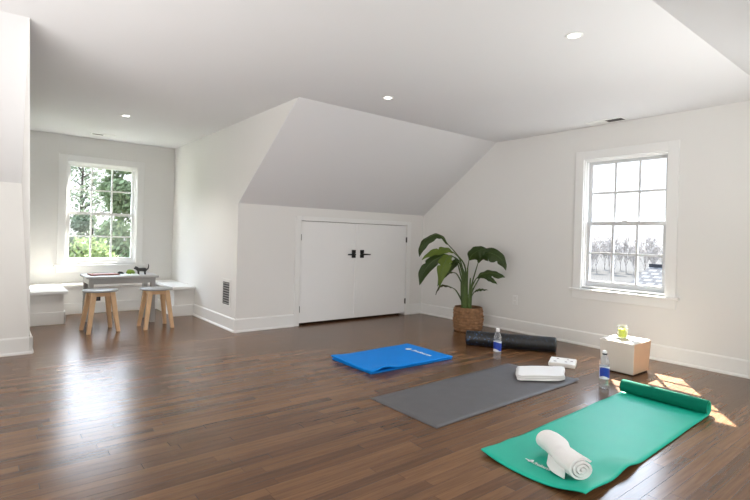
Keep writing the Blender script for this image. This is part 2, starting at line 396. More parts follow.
# ------------------------------------------------------------------ windows (built in a local frame: x across, +y outside)
def window(name, root_loc, rotz, u0, u1, z0, z1, zm, paint=TRIM):
    r = bpy.data.objects.new(name, None); C.objects.link(r); r.location = root_loc; r.rotation_euler = (0, 0, rotz); r['kind'] = 'structure'
    j = .014
    b = NB()
    box(b, u0-.088, u0+.004, -.018, 0, z0-.012, z1+.088); box(b, u1-.004, u1+.088, -.018, 0, z0-.012, z1+.088); box(b, u0+.004, u1-.004, -.018, 0, z1-.004, z1+.088)
    obj('casing', b, TRIM, r, bevel=.003)
    b = NB(); box(b, u0, u0+j, 0, .16, z0, z1); box(b, u1-j, u1, 0, .16, z0, z1); box(b, u0+j, u1-j, 0, .16, z1-j, z1); box(b, u0+j, u1-j, 0, .19, z0-.01, z0+j)
    # stops
    box(b, u0+j, u0+j+.012, .03, .05, z0+j, z1-j); box(b, u1-j-.012, u1-j, .03, .05, z0+j, z1-j); box(b, u0+j, u1-j, .03, .05, z1-j-.012, z1-j)
    obj('jamb', b, TRIM, r)
    b = NB(); box(b, u0-.118, u1+.118, -.050, .02, z0-.034, z0-.012); obj('sill', b, TRIM, r, bevel=.004)
    b = NB(); box(b, u0-.092, u1+.092, -.017, 0, z0-.122, z0-.034); obj('apron', b, TRIM, r, bevel=.003)
    for nm, ya, za, zb, bot in (('upper_sash', .086, zm-.018, z1-j, .036), ('lower_sash', .052, z0+j, zm+.018, .062)):
        b = NB(); f = .042; a, c = u0+j+.002, u1-j-.002; th = .032
        box(b, a, a+f, ya, ya+th, za, zb); box(b, c-f, c, ya, ya+th, za, zb)
        box(b, a+f, c-f, ya, ya+th, zb-.038, zb); box(b, a+f, c-f, ya, ya+th, za, za+bot)
        w = (c-a-2*f)/3; zc = (za+bot+zb-.038)/2
        for k in (1, 2): box(b, a+f+w*k-.010, a+f+w*k+.010, ya+.004, ya+th-.004, za+bot, zb-.038)
        for k in range(3): box(b, a+f+w*k+(.010 if k else 0), a+f+w*(k+1)-(.010 if k < 2 else 0), ya+.005, ya+th-.005, zc-.010, zc+.010)
        s = obj(nm, b, paint, r)
        b = NB(); y = ya+th/2; vs = [b.verts.new(p) for p in ((a+f, y, za+bot), (c-f, y, za+bot), (c-f, y, zb-.038), (a+f, y, zb-.038))]; b.faces.new(vs)
        obj('pane', b, GLASS, s)
        if nm == 'lower_sash':
            b = NB(); m_ = (a+c)/2; box(b, m_-.03, m_+.03, ya+.002, ya+.03, zb, zb+.014); obj('sash_lock', b, TRIM, s, bevel=.003)
    return r
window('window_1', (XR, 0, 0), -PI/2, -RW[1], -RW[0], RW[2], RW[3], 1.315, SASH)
window('window_2', (0, YN, 0), 0, LW[0], LW[1], LW[2], LW[3], 1.325)

# ------------------------------------------------------------------ built-in bench round the nook
bench = thing('window_bench', 'white built-in U-shaped bench running round the alcove under the left window', 'bench', (1.23, 7.4, 0))
bench_off = Vector((-1.23, -7.4, 0))
BZ = .350
def part(name, bm, m, root, **k):
    off = root.matrix_basis.inverted()
    for v in bm.verts: v.co = off @ v.co
    return obj(name, bm, m, root, **k)
b = NB(); box(b, NL+.001, 1.90+.265, 7.33, YN-.001, 0, BZ); box(b, NL+.001, .700, 6.63, 7.33, 0, BZ); box(b, 1.905, NR-.001, 6.55, 7.33, 0, BZ)
part('base', b, WALL, bench)
b = NB(); poly = [(NL+.001, 6.59), (.735, 6.59), (.735, 7.295), (1.875, 7.295), (1.875, 6.515), (NR-.001, 6.515), (NR-.001, YN-.001), (NL+.001, YN-.001)]
prism(b, poly, 'z', BZ, BZ+.036); part('seat_top', b, TRIM, bench, bevel=.006)
b = NB()
box(b, NL+.03, .714, 6.614, 6.63, 0, .145); box(b, .700, .716, 6.614, 7.33, 0, .145); box(b, .716, 1.889, 7.314, 7.33, 0, .145); box(b, 1.889, 1.905, 6.534, 7.33, 0, .145); box(b, 1.905, NR-.02, 6.534, 6.55, 0, .145)
part('skirting', b, TRIM, bench, bevel=.003)

def outlet(name, label, cat, loc, nrm_rot, m1, m2, w=.07, h=.115):
    t = thing(name, label, cat, loc, nrm_rot)
    b = NB(); box(b, -w/2, w/2, -.006, 0, -h/2, h/2); obj('cover_plate', b, m1, t, bevel=.002)
    b = NB(); box(b, -.017, .017, -.009, -.005, .008, .042); box(b, -.017, .017, -.009, -.005, -.042, -.008); obj('socket', b, m2, t, bevel=.002)
    return t
outlet('wall_outlet', 'white electrical outlet low on the right wall beside the potted plant', 'outlet', (XR, 3.53, .385), -PI/2, TRIM, WALL)
outlet('bench_outlet', 'small black electrical outlet on the bench front behind the left stool', 'outlet', (1.15, 7.33, .215), 0, BLACK, NECK)
b = NB(); box(b, -.05, .05, -.04, .04, 0, .075); o = obj('speaker_box', b, BLACK, bevel=.008); o.location = (1.665, 7.42, BZ+.037)
tag(o, 'small black box standing on the window bench behind the grey table', 'box')

# wall grille beside the nook
t = thing('wall_grille', 'white louvred return-air grille low on the nook side wall', 'vent', (NR, 5.445, .41), -PI/2)
b = NB(); w, h = .135, .165
box(b, -w, w, -.008, 0, -h, -h+.035); box(b, -w, w, -.008, 0, h-.035, h); box(b, -w, -w+.035, -.008, 0, -h+.035, h-.035); box(b, w-.035, w, -.008, 0, -h+.035, h-.035)
obj('frame', b, WALL, t, bevel=.002)
b = NB(); box(b, -w+.035, w-.035, -.002, 0, -h+.035, h-.035); obj('duct', b, DARKSLOT, t)
b = NB()
for k in range(9):
    z = -h+.05+k*.0285; box(b, -w+.035, w-.035, -.007, -.002, z-.006, z+.006)
obj('louvre', b, SLAT, t)

# ceiling registers
def register(label, loc, rotz, w, d):
    t = thing('ceiling_vent', label, 'vent', loc, rotz)
    b = NB(); box(b, -w, w, -d, -d+.022, -.008, 0); box(b, -w, w, d-.022, d, -.008, 0); box(b, -w, -w+.022, -d+.022, d-.022, -.008, 0); box(b, w-.022, w, -d+.022, d-.022, -.008, 0)
    obj('frame', b, TRIM, t, bevel=.002)
    b = NB(); box(b, -w+.022, 0, -d+.022, d-.022, -.004, 0); obj('closed_louvre', b, SLAT if False else TRIM, t)
    b = NB(); box(b, 0, w-.022, -d+.022, d-.022, -.004, 0); obj('open_louvre', b, DARKSLOT, t)
register('white ceiling vent with dark slot above the right window', (4.90, 2.40, CZ), -PI/2, .19, .075)
register('white ceiling vent with dark slot in the alcove above the left window', (1.15, 7.22, CZ), PI, .15, .06)

# recessed downlights
def downlight(label, x, y, power=10):
    t = thing('recessed_downlight', label, 'ceiling light', (x, y, CZ))
    b = NB(); lathe(b, [(.036, -.001), (.052, -.001), (.052, -.004), (.047, -.007), (.036, -.006)], 32, close=False); obj('trim_ring', b, TRIM, t, smooth=True)
    b = NB(); lathe(b, [(.0375, -.0025), (.02, -.003), (.002, -.0035)], 32); obj('lens', b, LENS, t)
    l = bpy.data.lights.new('downlight', 'SPOT'); l.energy = power; l.spot_size = math.radians(120); l.spot_blend = .8; l.shadow_soft_size = .06; l.color = (1, .95, .88)
    lo = bpy.data.objects.new('downlight_lamp', l); C.objects.link(lo); lo.location = (x, y, CZ-.03)
downlight('round recessed ceiling light nearest the closet slope', 2.759, 3.322)
downlight('large bright recessed ceiling light toward the right of the ceiling', 2.735, 1.551)
downlight('recessed ceiling light over the alcove table', 1.139, 5.825, 60)

# ------------------------------------------------------------------ green mat
def bumpf(x, y, cx, cy, sx, sy, h): return h*math.exp(-((x-cx)/sx)**2-((y-cy)/sy)**2)
GX0, GX1, GY0, GY1 = 2.000, 3.675, 1.052, 1.612
def gz(x, y):
    z = .013
    z += bumpf(x, y, 2.00, 1.66, .14, .14, .024) + bumpf(x, y, 2.02, 1.02, .20, .11, .032)
    z += bumpf(x, y, 2.42, 1.03, .11, .10, .026) + bumpf(x, y, 2.24, 1.66, .07, .08, .014)
    z += .004*noise.noise(Vector((x*4, y*4, 0)))
    return max(z, .012)
mat_root = thing('yoga_mat', 'teal green yoga mat unrolled on the floor with its far end curled up', 'yoga mat', (2.9, 1.36, 0))
b = NB(); rows = []
N1, N2 = 60, 26; R_ = .040
for i in range(N1+1):
    s = i/N1; row = []
    for k in range(N2+1):
        y = GY0+(GY1-GY0)*k/N2 + .055*(s-.5)
        x = GX0+(GX1-GX0)*s
        front = (1-s)**6
        v = k/N2
        x += front*(-.022*math.sin(PI*v)**1.2)
        row.append(Vector((x, y, gz(x, y))))
    rows.append(row)
for i in range(1, 31):
    a = i/30*math.radians(318); row = []
    rr = R_*(1-.10*i/30)
    for k in range(N2+1):
        y = GY0+(GY1-GY0)*k/N2 + .0275
        row.append(Vector((GX1+.02*(k/N2)+rr*math.sin(a), y, .013+R_-rr*math.cos(a) - (R_-rr)*.6)))
    rows.append(row)
grid_surface(b, rows)
for v in b.verts: v.co -= Vector((2.9, 1.36, 0))
bmesh.ops.recalc_face_normals(b, faces=b.faces)
up_ = sum(f.normal.z for f in b.faces)
if up_ < 0: bmesh.ops.reverse_faces(b, faces=b.faces)
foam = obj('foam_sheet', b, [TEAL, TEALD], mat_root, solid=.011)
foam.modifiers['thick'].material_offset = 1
foam.modifiers.new('bv', 'BEVEL').width = .004
def on_green(u, v):
    u *= .64; x = 2.105+v*1.05-u*.03; y = 1.350-u
    return (x-2.9, y-1.36, gz(x, y)+.0035)
b = NB()   # small peaked emblem before the wording
poly = [(-.082, .013), (-.052, .010), (-.046, 0), (-.036, 0), (-.026, .018), (-.014, .004), (-.004, .008), (-.022, .034), (-.034, .032), (-.048, .020), (-.080, .018)]
b.faces.new([b.verts.new(on_green(*p)) for p in poly]); bmesh.ops.triangulate(b, faces=b.faces); obj('emblem', b, LOGO, mat_root)
text_mesh('logo', 'ProSource', .034, on_green, LOGO, mat_root)

# ------------------------------------------------------------------ grey mat
gm = thing('yoga_mat', 'thin dark grey yoga mat lying flat in the middle of the floor', 'yoga mat', (2.87, 2.29, 0))
b = NB(); rows = []
for i in range(41):
    s = i/40; row = []
    for k in range(15):
        v = k/14; y = 1.975+.012*(1-s)*-2+(2.60-1.975+.03*s)*v; x = 2.055+(3.70-2.055)*s - .03*s*v
        z = .0055 + bumpf(s, v, 1.0, 0, .03, .2, .012) + .0012*noise.noise(Vector((x*5, y*5, 3)))
        row.append(Vector((x-2.87, y-2.29, max(z, .0052))))
    rows.append(row)
grid_surface(b, rows); bmesh.ops.recalc_face_normals(b, faces=b.faces)
if sum(f.normal.z for f in b.faces) < 0: bmesh.ops.reverse_faces(b, faces=b.faces)
obj('rubber_sheet', b, GREY, gm, solid=.0048)

# ------------------------------------------------------------------ blue folded mat
BX0, BX1, BY0, BY1 = 2.41, 3.36, 3.02, 3.60
def bz(x, y):
    z = .030
    z += bumpf(x, y, 2.55, 2.99, .10, .10, .028) + bumpf(x, y, 2.42, 3.60, .12, .2, .010) + .003*noise.noise(Vector((x*4, y*4, 8)))
    return max(z, .026)
bl = thing('yoga_mat', 'bright blue yoga mat folded double on the floor near the closet doors', 'yoga mat', (2.88, 3.3, 0))
for nm, zf, dx in (('bottom_layer', lambda x, y: .0135, .012), ('top_layer', bz, 0)):
    b = NB(); rows = []
    for i in range(41):
        s = i/40; row = []
        for k in range(25):
            v = k/24; x = BX0+dx+(BX1-BX0-dx)*s; y = BY0+(BY1-BY0)*v + .03*s*v + .012*(1-s)*(1 if nm == 'bottom_layer' else -1)*(v < .2)
            row.append(Vector((x-2.88, y-3.3, zf(x, y))))
        rows.append(row)
    if nm == 'top_layer':
        for i in range(1, 9):   # the fold round the far right end
            a = i/8*PI; row = []
            for k in range(25):
                v = k/24; y = BY0+(BY1-BY0)*v+.03*v
                zt = bz(BX1, y); h = (zt-.0135)/2
                row.append(Vector((BX1-2.88+h*math.sin(a), y-3.3, zt-h+h*math.cos(a))))
            rows.append(row)
    grid_surface(b, rows)
    # orient the flat part upwards
    b.faces.ensure_lookup_table(); b.normal_update()
    if b.faces[100].normal.z < 0: bmesh.ops.reverse_faces(b, faces=b.faces)
    o = obj(nm, b, BLUE, bl, solid=.0125)
def on_blue(u, v):
    x = 3.17+v*1.3; y = 3.37-u*1.15
    return (x-2.88, y-3.3, bz(x, y)+.003)
b = NB(); b.faces.new([b.verts.new(on_blue(-.05+.026*math.cos(2*PI*k/14), .016+.026*math.sin(2*PI*k/14))) for k in range(14)]); obj('emblem', b, LOGO, bl)
text_mesh('logo', 'ProSource', .05, on_blue, LOGO, bl)

# ------------------------------------------------------------------ foam roller
A = Vector((3.945, 3.355, .0765)); Bp = Vector((4.455, 2.628, .0765)); d = Bp-A; Ln = d.length
b = NB(); lathe(b, [(.030, .004), (.069, 0), (.0745, .006), (.0755, .02), (.0755, Ln-.02), (.0745, Ln-.006), (.069, Ln), (.030, Ln-.004)], 48)
o = obj('foam_roller', b, ROLLER); o.rotation_euler = d.to_track_quat('Z', 'Y').to_euler(); o.location = A
tag(o, 'long black foam roller with blue speckles lying in front of the potted plant', 'foam roller')

# ------------------------------------------------------------------ water bottles
def bottle(label, x, y, rz):
    t = thing('water_bottle', label, 'bottle', (x, y, 0), rz, None)
    H = .285
    prof = [(.020, .004), (.030, .001), (.0345, .008), (.0355, .03), (.0340, .045), (.0355, .06), (.0355, .185), (.034, .205), (.024, .235), (.0155, .252), (.0145, .262), (.0145, .268)]
    b = NB(); lathe(b, prof, 28); obj('body', b, BOTTLE, t)
    b = NB(); lathe(b, [(.0360, .075), (.0362, .077), (.0362, .168), (.0360, .170)], 28, close=False); lb = obj('label', b, LABELW, t)
    b = NB()                      # the blue panel printed on the label, wrapping the front
    for i in range(14):
        for z0, z1 in ((.088, .158),):
            def P(k, z): a = -PI*.75-PI*.55+PI*1.1*k/14; return Vector((.0366*math.cos(a), .0366*math.sin(a), z))
            off = .010*math.sin(i/14*PI*2)
            b.faces.new([b.verts.new(p) for p in (P(i, z0+off), P(i+1, z0+off), P(i+1, z1+off*.6), P(i, z1+off*.6))])
    obj('print', b, LABEL, lb)
    b = NB(); lathe(b, [(.0165, .255), (.0175, .257), (.0175, .266), (.016, .268)], 24); obj('neck_ring', b, NECK if y < 2.5 else CAP, t)
    b = NB(); lathe(b, [(.0160, .266), (.0168, .268), (.0168, H-.004), (.0150, H), (.004, H)], 24); obj('cap', b, CAP, t)
bottle('clear water bottle with white cap standing in front of the black foam roller', 3.725, 2.791, 0)
bottle('clear water bottle with blue label standing beside the white box', 3.693, 1.773, .3)

# ------------------------------------------------------------------ towels and block
def folded_towel():
    p = [Vector((3.235, 2.236, 0)), Vector((3.545, 2.010, 0)), Vector((3.845, 2.185, 0)), Vector((3.500, 2.425, 0))]
    t = thing('folded_towel', 'white folded bath towel lying on the far end of the grey mat', 'towel', (3.55, 2.24, .0125))
    for li in range(3):
        b = NB(); n = 18; z0 = .0005+li*.0150; th = .0143
        def P(u, v, z):
            q = (p[0]*(1-u)+p[1]*u)*(1-v)+(p[3]*(1-u)+p[2]*u)*v
            q = q+Vector((.006*math.sin(v*9+li), .006*math.sin(u*8+li*2), 0)) + (Vector((.012, 0, 0))*(1 if li == 0 and u > .9 else 0))
            c = Vector((3.54, 2.22, 0)); cu_ = max(0, abs(2*u-1)-.80)/.20; cv_ = max(0, abs(2*v-1)-.80)/.20; q = c+(q-c)*(1-.008*li)*(1-.09*(cu_*cv_)**1.0)
            return q - Vector((3.55, 2.24, 0)) + Vector((0, 0, z))
        top = [[None]*(n+1) for _ in range(n+1)]
        ring = []
        V = []
        for lay, zz in ((0, z0), (1, z0+th)):
            G = []
            for i in range(n+1):
                r = []
                for k in range(n+1):
                    u, v = i/n, k/n; e = min(u, 1-u, v, 1-v); rnd = .004*max(0, 1-e/.06)
                    zv = zz - rnd*(1 if lay else -1) + (.002*noise.noise(Vector((u*5, v*5, li))) if lay and li == 2 else 0)
                    r.append(b.verts.new(P(u, v, zv)))
                G.append(r)
            V.append(G)
        for G in V:
            for i in range(n):
                for k in range(n): b.faces.new((G[i][k], G[i+1][k], G[i+1][k+1], G[i][k+1]))
        edge = [(i, 0) for i in range(n)]+[(n, k) for k in range(n)]+[(n-i, n) for i in range(n)]+[(0, n-k) for k in range(n)]
        for q in range(len(edge)):
            a, c = edge[q], edge[(q+1) % len(edge)]
            b.faces.new((V[0][a[0]][a[1]], V[0][c[0]][c[1]], V[1][c[0]][c[1]], V[1][a[0]][a[1]]))
        obj('fold', b, TOWEL, t, smooth=True)
folded_towel()

t = thing('yoga_block', 'thin white square pad with dark spots lying behind the folded towel', 'pad', (4.075, 2.335, 0), math.atan2(.10, .21))
b = NB(); box(b, -.118, .118, -.112, .112, 0, .036); obj('foam_body', b, WHITEF, t, bevel=.008)
b = NB()
for (x, y, r) in ((.055, .045, .012), (-.055, .060, .014), (.060, -.040, .010), (-.040, -.030, .011), (.005, -.075, .013)):
    b = NB(); lathe(b, [(r, .0362), (r*.6, .0367), (.001, .0368)], 12, Matrix.Translation((x, y, 0))); obj('dark_spot', b, SPOT, t)

# rolled towel on the green mat: a spiral strip, extruded
def rolled_towel():
    a = Vector((2.285, 1.390, 0)); e = Vector((2.112, 1.112, 0)); ax = (e-a).normalized(); L_ = (e-a).length
    root = thing('rolled_towel', 'white towel rolled into a spiral on the near end of the teal mat', 'towel', (a.x, a.y, .016), 0)
    sidev = Vector((-ax.y, ax.x, 0))      # across the roll
    zc = .060; turns = 3.3; n = 96; th = .0122
    def spiral(q, w):      # q 0..1 from the core outwards; w position along the roll
        ang = -q*turns*2*PI + 2.6
        r = .008+.051*q
        waist = 1-.12*math.exp(-((w-.52)/.10)**2) - .05*(w < .05)
        r *= waist
        return r, ang
    b = NB()
    M = 26; outer = []; inner = []
    for j in range(M+1):
        w = j/M; ro = []; ri = []
        tel = .010*math.sin(w*7)
        for i in range(n+1):
            q = i/n; r, g = spiral(q, w)
            pos = ax*(w*L_ + .012*(1-q)*(1 if j == M else 0)) + sidev*(r*math.cos(g)*1.12+tel) + Vector((0, 0, (zc+r*math.sin(g)*.93)))
            rin = max(r-th*.92, .001)
            pin = ax*(w*L_ + .012*(1-q)*(1 if j == M else 0)) + sidev*(rin*math.cos(g)*1.12+tel) + Vector((0, 0, (zc+rin*math.sin(g)*.93)))
            ro.append(b.verts.new(pos)); ri.append(b.verts.new(pin))
        outer.append(ro); inner.append(ri)
    for j in range(M):
        for i in range(n):
            b.faces.new((outer[j][i], outer[j+1][i], outer[j+1][i+1], outer[j][i+1])); b.faces.new((inner[j][i], inner[j][i+1], inner[j+1][i+1], inner[j+1][i]))
        b.faces.new((outer[j][n], outer[j+1][n], inner[j+1][n], inner[j][n])); b.faces.new((outer[j][0], inner[j][0], inner[j+1][0], outer[j+1][0]))
    for j in (0, M):
        for i in range(n): b.faces.new((outer[j][i], outer[j][i+1], inner[j][i+1], inner[j][i]))
    obj('roll', b, TOWEL, root, smooth=False, bevel=.003)
    # free flap of the outermost layer lying on the mat
    b = NB(); rows = []
    for i in range(9):
        w = .46+.46*i/8; row = []
        for k in range(7):
            q = k/6
            out = .056+.028*q*(math.sin(PI*(i/8)*.9+.25))
            row.append(ax*(w*L_)-sidev*out+Vector((0, 0, .045*(1-q)**1.6+.006)))
        rows.append(row)
    grid_surface(b, rows); obj('flap', b, TOWEL, root, solid=.008)
rolled_towel()

# ------------------------------------------------------------------ white box with candle
t = thing('side_box', 'white flared box stool standing on the floor by the right window', 'box', (4.365, 1.920, 0))
def P(x, y, z): return (x, y, z)
b = NB()
bot = [(-.150, -.137), (.150, -.137), (.150, .137), (-.150, .137)]; top = [(-.166, -.148), (.166, -.148), (.166, .148), (-.166, .148)]
lo = [b.verts.new((*p, .010)) for p in bot]; hi = [b.verts.new((*p, .272)) for p in top]
for i in range(4):
    f = b.faces.new((lo[i], lo[(i+1) % 4], hi[(i+1) % 4], hi[i]))
    f.material_index = 1 if i == 0 else 0
b.faces.new(hi); b.faces.new(lo[::-1])
obj('shell', b, [BOXM, BOXSIDE], t, bevel=.008)
b = NB(); box(b, -.135, .135, -.130, .130, 0, .012); obj('shadow_gap', b, BOXDARK, t)  # dark slab painting the shadow gap under the box
b = NB(); box(b, -.155, .155, -.138, .138, .272, .278); obj('lid', b, BOXM, t, bevel=.003)

cz = .278
t = thing('candle', 'lime green candle in a glass tumbler on top of the white box', 'candle', (4.345, 1.935, cz))
b = NB(); lathe(b, [(.020, .001), (.040, .001), (.0425, .010), (.0445, .115), (.0430, .115), (.0410, .012), (.020, .010)], 32); obj('glass', b, TUMBLER, t)
b = NB(); lathe(b, [(.015, .013), (.0395, .013), (.0416, .085), (.038, .087), (.006, .088)], 32); w_ = obj('wax', b, WAX, t, smooth=True)
b = NB(); tube(b, [Vector((0, 0, .086)), Vector((.001, 0, .102))], .0016, 6); obj('wick', b, WICK, w_)
b = NB(); lathe(b, [(.004, 0), (.016, .001), (.019, .010), (.015, .022), (.004, .026)], 14, rfun=lambda r, z, a: r*(1+.12*math.sin(2*a))); o = obj('pebble', b, BOXDARK, smooth=True); o.location = (4.45, 2.02, cz)
tag(o, 'small dark pebble on the white box behind the candle', 'pebble')

# ------------------------------------------------------------------ potted plant
PP = Vector((4.577, 3.872, 0)); rt = Vector((.652, -.758, 0)); dp = Vector((.758, .652, 0))
plant = thing('potted_plant', 'tall bird-of-paradise plant in a woven basket in the corner by the closet', 'plant', PP)
def rb(r, z, a):
    row = int(z/.0330); w = abs(math.sin(PI*z/.0330)); return r*(.965+.045*w**.7+.030*w*math.sin(a*9+row*2.1+z*60)+.012*math.sin(a*3+row))
prof = [(.148, .001)]+[(.161+.022*math.sin(min(1, z/.22)*PI*.75)-.012*(z > .27), z) for z in [i*.0055 for i in range(1, 54)]]
b = NB(); lathe(b, prof, 90, rfun=rb, close=False); n0 = b.verts[:90] if False else None
b.verts.ensure_lookup_table(); b.faces.new([b.verts[k] for k in range(90)][::-1])
obj('basket', b, BASKET, plant, solid=.010)
b = NB(); lathe(b, [(.158, .258), (.12, .264), (.05, .272), (.002, .274)], 32, rfun=lambda r, z, a: r*(1+.02*math.sin(7*a))); obj('soil', b, SOIL, plant, smooth=True)

def PL(a, bb, h): return rt*a+dp*bb+Vector((0, 0, h))
def cr(x, y, bb=0.0): return PL(((x-415) if x < 415 else (x-415)*.92)/579, bb, (743-y)/579)      # plant-local metres, laid out on the plant's own elevation
def leaf(path, widths, nrm, petiole, material, fold=.35, pr=.008, notch=(), skew=(1, 1), up=0.0):
    pts = catmull([cr(*p) for p in path], 28); n = len(pts)-1; b = NB(); rows = []
    nv = (rt*nrm[0]+dp*nrm[1]+Vector((0, 0, nrm[2]))).normalized()
    for i, p in enumerate(pts):
        s = i/n; t = (pts[min(i+1, n)]-pts[max(i-1, 0)]).normalized()
        sv = t.cross(nv).normalized(); nn = sv.cross(t)
        k = s*(len(widths)-1); k0 = min(int(k), len(widths)-2); w = widths[k0]*(1-(k-k0))+widths[k0+1]*(k-k0)
        w /= 579; row = []
        for j in range(-5, 6):
            q = j/5; ww = w*(skew[0] if q < 0 else skew[1])
            for (ns, sd, dep) in notch:
                if sd*q > .25: ww *= 1-dep*math.exp(-((s-ns)/.018)**2)*abs(q)
            rip = .006*math.sin(s*26+q*3)*abs(q)
            row.append(p+sv*q*ww - nn*(fold*abs(q)**1.3*ww-rip) )
        rows.append(row)
    grid_surface(b, rows); lf = obj('leaf', b, material, plant)
    pp = catmull([cr(*p) for p in petiole]+[cr(*path[0])], 16); b = NB()
    tube(b, pp, [pr*1.5-(pr*.9)*i/16 for i in range(17)], 8); obj('stalk', b, STALK, lf, smooth=True)
    b = NB(); tube(b, [q+Vector((0, 0, .001)) for q in pts[:24]], [.0045-.0035*i/23 for i in range(24)], 6); obj('midrib', b, STALKT, lf)
# paths are (x, y, depth offset): x,y on the plant's elevation at 579 units per metre
leaf([(262, 140, -.03), (225, 92, -.05), (178, 72, -.06), (112, 108, -.08), (78, 165, -.09), (64, 232, -.09)], [6, 16, 26, 36, 34, 24, 2], (0, -.5, .6), [(398, 480), (385, 300), (330, 215)], LEAFD, fold=.5, notch=((.45, 1, .6), (.2, -1, .5)))
leaf([(304, 196, -.08), (262, 176, -.12), (205, 182, -.16), (145, 205, -.19), (88, 250, -.2)], [5, 20, 32, 30, 20, 2], (0, -.75, .6), [(400, 480), (372, 330), (345, 240)], LEAFL, fold=.25, notch=((.5, 1, .7),))
leaf([(300, 222, -.10), (235, 222, -.15), (160, 262, -.18), (105, 335, -.2), (78, 428, -.2)], [5, 18, 38, 40, 32, 2], (.35, -.8, .5), [(396, 480), (365, 340), (335, 250)], LEAFD, fold=.3, notch=((.4, -1, .6), (.62, 1, .55)))
leaf([(292, 215, -.14), (262, 235, -.2), (240, 285, -.24), (226, 350, -.25), (214, 436, -.24)], [6, 38, 50, 44, 24, 2], (-.2, -1, .25), [(394, 480), (358, 360), (325, 255)], LEAFL, fold=.18, notch=((.5, 1, .5), (.35, -1, .4)))
leaf([(296, 440, -.08), (262, 426, -.12), (228, 424, -.14), (204, 448, -.15), (188, 494, -.15)], [4, 10, 13, 10, 7, 1], (0, -.5, .8), [(380, 560), (352, 505), (322, 460)], LEAFB, fold=.5)
leaf([(345, 262, -.04), (320, 262, .02), (290, 300, .03), (262, 358, .03)], [5, 20, 26, 18, 1], (0, -1, .3), [(402, 480), (385, 350)], LEAFD, fold=.3)
leaf([(300, 335, -.05), (262, 340, -.03), (222, 375, -.03), (196, 440, -.04)], [4, 14, 22, 16, 1], (.3, -.9, .4), [(392, 500), (368, 420), (330, 350)], LEAFD, fold=.3)
leaf([(410, 245, -.05), (430, 210, -.09), (470, 180, -.13), (515, 168, -.15), (552, 176, -.16)], [6, 50, 62, 46, 26, 4], (.1, -1, .45), [(402, 480), (400, 380), (402, 310)], LEAFD, fold=.3, skew=(.75, 1.05), notch=((.55, 1, .4),))
leaf([(478, 262, -.05), (500, 214, -.10), (555, 190, -.16), (620, 212, -.19), (658, 255, -.2), (676, 302, -.2)], [6, 32, 52, 56, 40, 22, 2], (.15, -1, .55), [(425, 480), (440, 400), (462, 320)], LEAFD, fold=.35, notch=((.66, 1, .75), (.4, 1, .35)))
leaf([(470, 366, -.08), (505, 340, -.12), (560, 326, -.16), (620, 334, -.19), (672, 348, -.19)], [5, 24, 34, 30, 24, 2], (0, -.85, .7), [(415, 500), (435, 440), (455, 395)], LEAFD, fold=.3, skew=(1, 1), notch=((.62, 1, .7),))
leaf([(505, 345, -.10), (540, 352, -.15), (580, 372, -.18), (618, 398, -.19)], [4, 16, 20, 14, 1], (0, -.9, .5), [(420, 520), (445, 455), (480, 390)], LEAFD, fold=.3)
leaf([(455, 466, -.06), (480, 448, -.08), (515, 443, -.10), (556, 446, -.1)], [3, 11, 13, 8, 1], (0, -.7, .8), [(420, 560), (436, 500)], LEAFD, fold=.35)
# clustered stems at the base
sb = NB()
for (x, bb, tx, ty) in ((384, -.03, 372, 385), (396, -.05, 392, 375), (408, -.03, 402, 300), (418, -.045, 424, 370), (428, -.02, 440, 400), (376, .02, 360, 400), (402, .03, 398, 340), (388, -.06, 382, 420)):
    pts = catmull([cr(x, 590, bb), cr((x+tx)/2-2, 500, bb), cr(tx, ty, bb)], 10); tube(sb, pts, [.0175-.0009*i for i in range(11)], 9)
obj('stem_cluster', sb, STALKT, plant, smooth=True)

# ------------------------------------------------------------------ small table with its stools
TX0, TX1, TY0, TY1, TZ = .862, 1.632, 6.235, 6.72, .570
t = thing('kids_table', 'low grey painted table under the left window between two stools', 'table', (1.247, 6.48, 0))
def loc(bm): 
    for v in bm.verts: v.co -= Vector((1.247, 6.48, 0))
    return bm
b = NB(); box(b, TX0, TX1, TY0, TY1, TZ-.026, TZ); obj('tabletop', loc(b), GREYPAINT, t, bevel=.005)
b = NB(); i_ = .03
box(b, TX0+i_+.05, TX1-i_-.05, TY0+i_, TY0+i_+.018, TZ-.088, TZ-.026); box(b, TX0+i_+.05, TX1-i_-.05, TY1-i_-.018, TY1-i_, TZ-.088, TZ-.026)
box(b, TX0+i_, TX0+i_+.018, TY0+i_+.05, TY1-i_-.05, TZ-.088, TZ-.026); box(b, TX1-i_-.018, TX1-i_, TY0+i_+.05, TY1-i_-.05, TZ-.088, TZ-.026)
obj('apron', loc(b), GREYPAINT, t)
for (x, y) in ((TX0+i_, TY0+i_), (TX1-i_-.052, TY0+i_), (TX0+i_, TY1-i_-.052), (TX1-i_-.052, TY1-i_-.052)):
    b = NB(); box(b, x, x+.052, y, y+.052, 0, TZ-.026); obj('leg', loc(b), GREYPAINT, t, bevel=.004)

